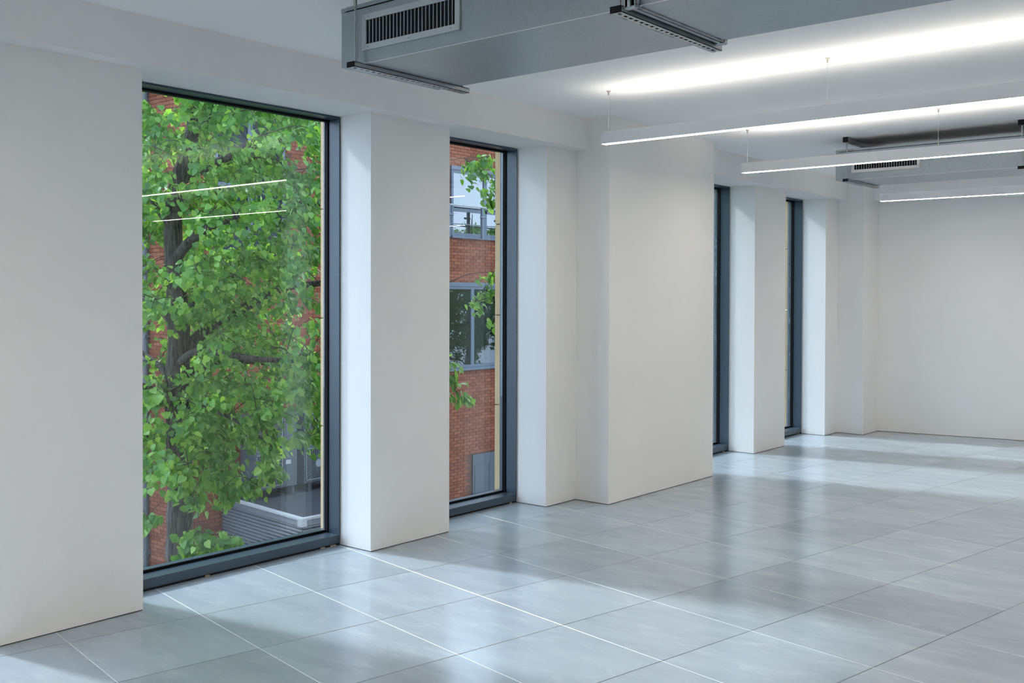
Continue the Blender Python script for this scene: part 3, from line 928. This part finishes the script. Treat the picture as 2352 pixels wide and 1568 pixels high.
# open gaps in the crown where the brickwork shows through
GAPS = [(0.62, 2.42, 0.25), (1.2, 1.25, 0.24), (-0.14, 2.72, 0.16), (-0.24, 1.25, 0.15), (-0.25, 3.1, 0.12), (0.95, 0.05, 0.30), (-0.28, 0.5, 0.10), (0.85, 1.42, 0.12), (0.66, 0.85, 0.12)]
def gap(a, z): return any(((a - ga) ** 2 + (z - gz) ** 2) < gr * gr for ga, gz, gr in GAPS)
# tips that reach past the pier into the second window, and low hanging sprays
TIPS = [(2.72, 0.0, 2.72, 0.13), (2.62, 0.0, 2.62, 0.12), (2.77, 0.0, 2.50, 0.12), (2.74, 0.05, 2.36, 0.08), (2.54, -0.02, 2.68, 0.06), (2.77, 0.05, 1.72, 0.10), (2.70, 0.05, 1.55, 0.08), (2.62, 0.0, 1.46, 0.05), (2.78, 0.1, 1.28, 0.07),
        (2.39, 0.0, 0.95, 0.07), (2.41, 0.0, 0.80, 0.06), (2.44, 0.0, 0.66, 0.05), (2.53, 0.0, 0.63, 0.03),
        (0.22, -0.35, -0.18, 0.17), (0.30, -0.4, -0.48, 0.12), (0.42, -0.35, -0.60, 0.13), (0.20, -0.4, -0.62, 0.11), (-0.15, -0.35, -0.36, 0.10), (-0.24, -0.35, -0.45, 0.08),
        (0.55, -0.5, -0.08, 0.16), (0.75, -0.5, -0.02, 0.14), (0.92, -0.45, 0.06, 0.13), (0.62, -0.55, -0.5, 0.10), (0.38, 0.0, -0.05, 0.2)]
blobs = [q for q in blobs if q[0] / (1 + q[1] / 9) < 2.02 - 0.5 * q[3]]
leaves = []
tg = MB()
def add_leaf(p, out_dir, size):
    n = (out_dir * R.uniform(0.2, 1.0) + Vector((R.gauss(0, 0.5), R.gauss(0, 0.5), R.uniform(0.1, 1.0)))).normalized()
    tip = Vector((R.gauss(0, 0.45), R.gauss(0, 0.45), -1.0)) + out_dir * 0.35
    tip = (tip - n * tip.dot(n))
    if tip.length < 1e-3: return
    tip.normalize()
    leaves.append((p, tip, n, size))
def spray(c, r, n, a, z):
    near = min(nodes_, key=lambda q: (q - c).length)
    nodes_.append(c)
    mid = near.lerp(c, 0.5) + Vector((R.uniform(-.06, .06), R.uniform(-.06, .06), R.uniform(0.0, 0.12)))
    L = (near - c).length
    tg.tube(sm_path([near, mid, c], 3), [0.0045 + 0.004 * L, 0.0045, 0.004, 0.0035, 0.003, 0.0025, 0.002], 5)
    out = c - Vector((-3.52, 5.085, c.z))
    out = out.normalized() if out.length > 0.05 else Vector((1, 0, 0))
    subs = []
    for q in range(max(4, int(n / 14))):
        dv = Vector((R.gauss(0, 1), R.gauss(0, 1), R.gauss(0, 0.6))).normalized() * r * R.uniform(0.6, 1.1)
        e = c + dv + Vector((0, 0, -0.03))
        tg.tube([c, c + dv * 0.5 + Vector((0, 0, 0.02)), e], [0.003, 0.0022, 0.0012], 4, False)
        subs.append((c, e))
    for q in range(n):
        s0, e = subs[q % len(subs)]
        t = R.uniform(0.25, 1.05)
        p = s0.lerp(e, t) + Vector((R.gauss(0, 0.035), R.gauss(0, 0.035), R.gauss(-0.02, 0.03)))
        add_leaf(p, out, R.uniform(0.036, 0.062) * (1.18 if p.z < 0.5 else 1.0))
blobs.sort(key=lambda q: q[0] ** 2 + q[1] ** 2)
for a, d, z, r in blobs:
    if gap(a, z): continue
    spray(tw(a, d, z), r, int(R.uniform(78, 112)), a, z)
TIPS.sort(key=lambda q: -q[2])
for a, d, z, r in TIPS:
    spray(tw(a, d, z), r, int(30 + 480 * max(r - 0.05, 0)), a, z)
tg.v = [tuple(Vector(p) - TB) for p in tg.v]
M_TWIG = mat('brown_twig', (0.05, 0.042, 0.03), 0.85)[0]
tag(tg.build('twigs', M_TWIG, tree, True), None, None, None, 'stuff')
# heart shaped leaf, stem at the origin, tip along +y, folded a little on its midrib
HALF = [(0.0, 0.0), (0.20, -0.07), (0.42, 0.06), (0.49, 0.30), (0.40, 0.58), (0.22, 0.82), (0.0, 1.08)]
LV = [(0, 0.0, 0), (0, 0.35, -0.03), (0, 0.72, -0.03), (0, 1.08, -0.10)]
LV += [(x, y, 0.10 * x - 0.10 * y * y) for x, y in HALF[1:-1]] + [(-x, y, 0.10 * x - 0.10 * y * y) for x, y in HALF[1:-1]]
LF = [(0, 4, 5, 1), (1, 5, 6, 7), (1, 7, 2), (2, 7, 8), (2, 8, 3), (1, 10, 9, 0), (1, 12, 11, 10), (2, 12, 1), (2, 13, 12), (3, 13, 2)]
lm = bpy.data.meshes.new('leaf')
lm.from_pydata(LV, [], LF)
lm.materials.append(M_LEAF)
def basis(tip, n):
    x = tip.cross(n).normalized()
    return Matrix((x, tip, n)).transposed()
def shown(p):
    u, v_, w = project(p)
    return (330 < u < 735 and 215 < v_ < 1270) or (1036 < u < 1135 and 340 < v_ < 960)
order = sorted(range(len(leaves)), key=lambda i: -(leaves[i][3] / project(leaves[i][0])[2]) if shown(leaves[i][0]) else 1e3)
pick = set(order[:300])
lv, lf = [], []
for i, (p, tip, n, s) in enumerate(leaves):
    Bm = basis(tip, n)
    if i in pick:
        o = place('leaf', lm, tree)
        M4 = (Bm * s).to_4x4(); M4.translation = p - TB
        o.matrix_local = M4
    else:
        k = len(lv)
        lv += [tuple(Bm @ (Vector(q) * s) + p - TB) for q in LV]
        lf += [tuple(k + j for j in f) for f in LF]
fo = MB(); fo.v, fo.f = lv, lf
tag(fo.build('foliage', M_LEAF, tree), None, None, None, 'stuff')
# more of the same trees farther along the street, mirrored in the opposite windows
for (x, y, dz, rz, lab) in ((-3.2, 28.4, -0.3, 1.1, 'lime tree along the street mirrored in the upper window opposite'), (-4.6, 24.6, -1.6, 2.6, 'lower lime tree along the street mirrored in the lower window opposite'), (-2.4, 36.5, -0.4, 4.0, 'lime tree farthest along the street')):
    t2 = tree.copy(); COL.objects.link(t2)
    t2.location = (x, y, TB.z + dz); t2.rotation_euler = (0, 0, rz); t2['label'] = lab; t2['group'] = 'street trees out of direct view'
    for ch in list(tree.children):
        if ch.name.startswith(('trunk', 'foliage', 'branch', 'twigs')):
            c2 = ch.copy(); COL.objects.link(c2); c2.parent = t2
print('LEAVES', len(leaves), 'TILES', len(vis), len(tiles), 'BRICKS', len(cands), len(single))
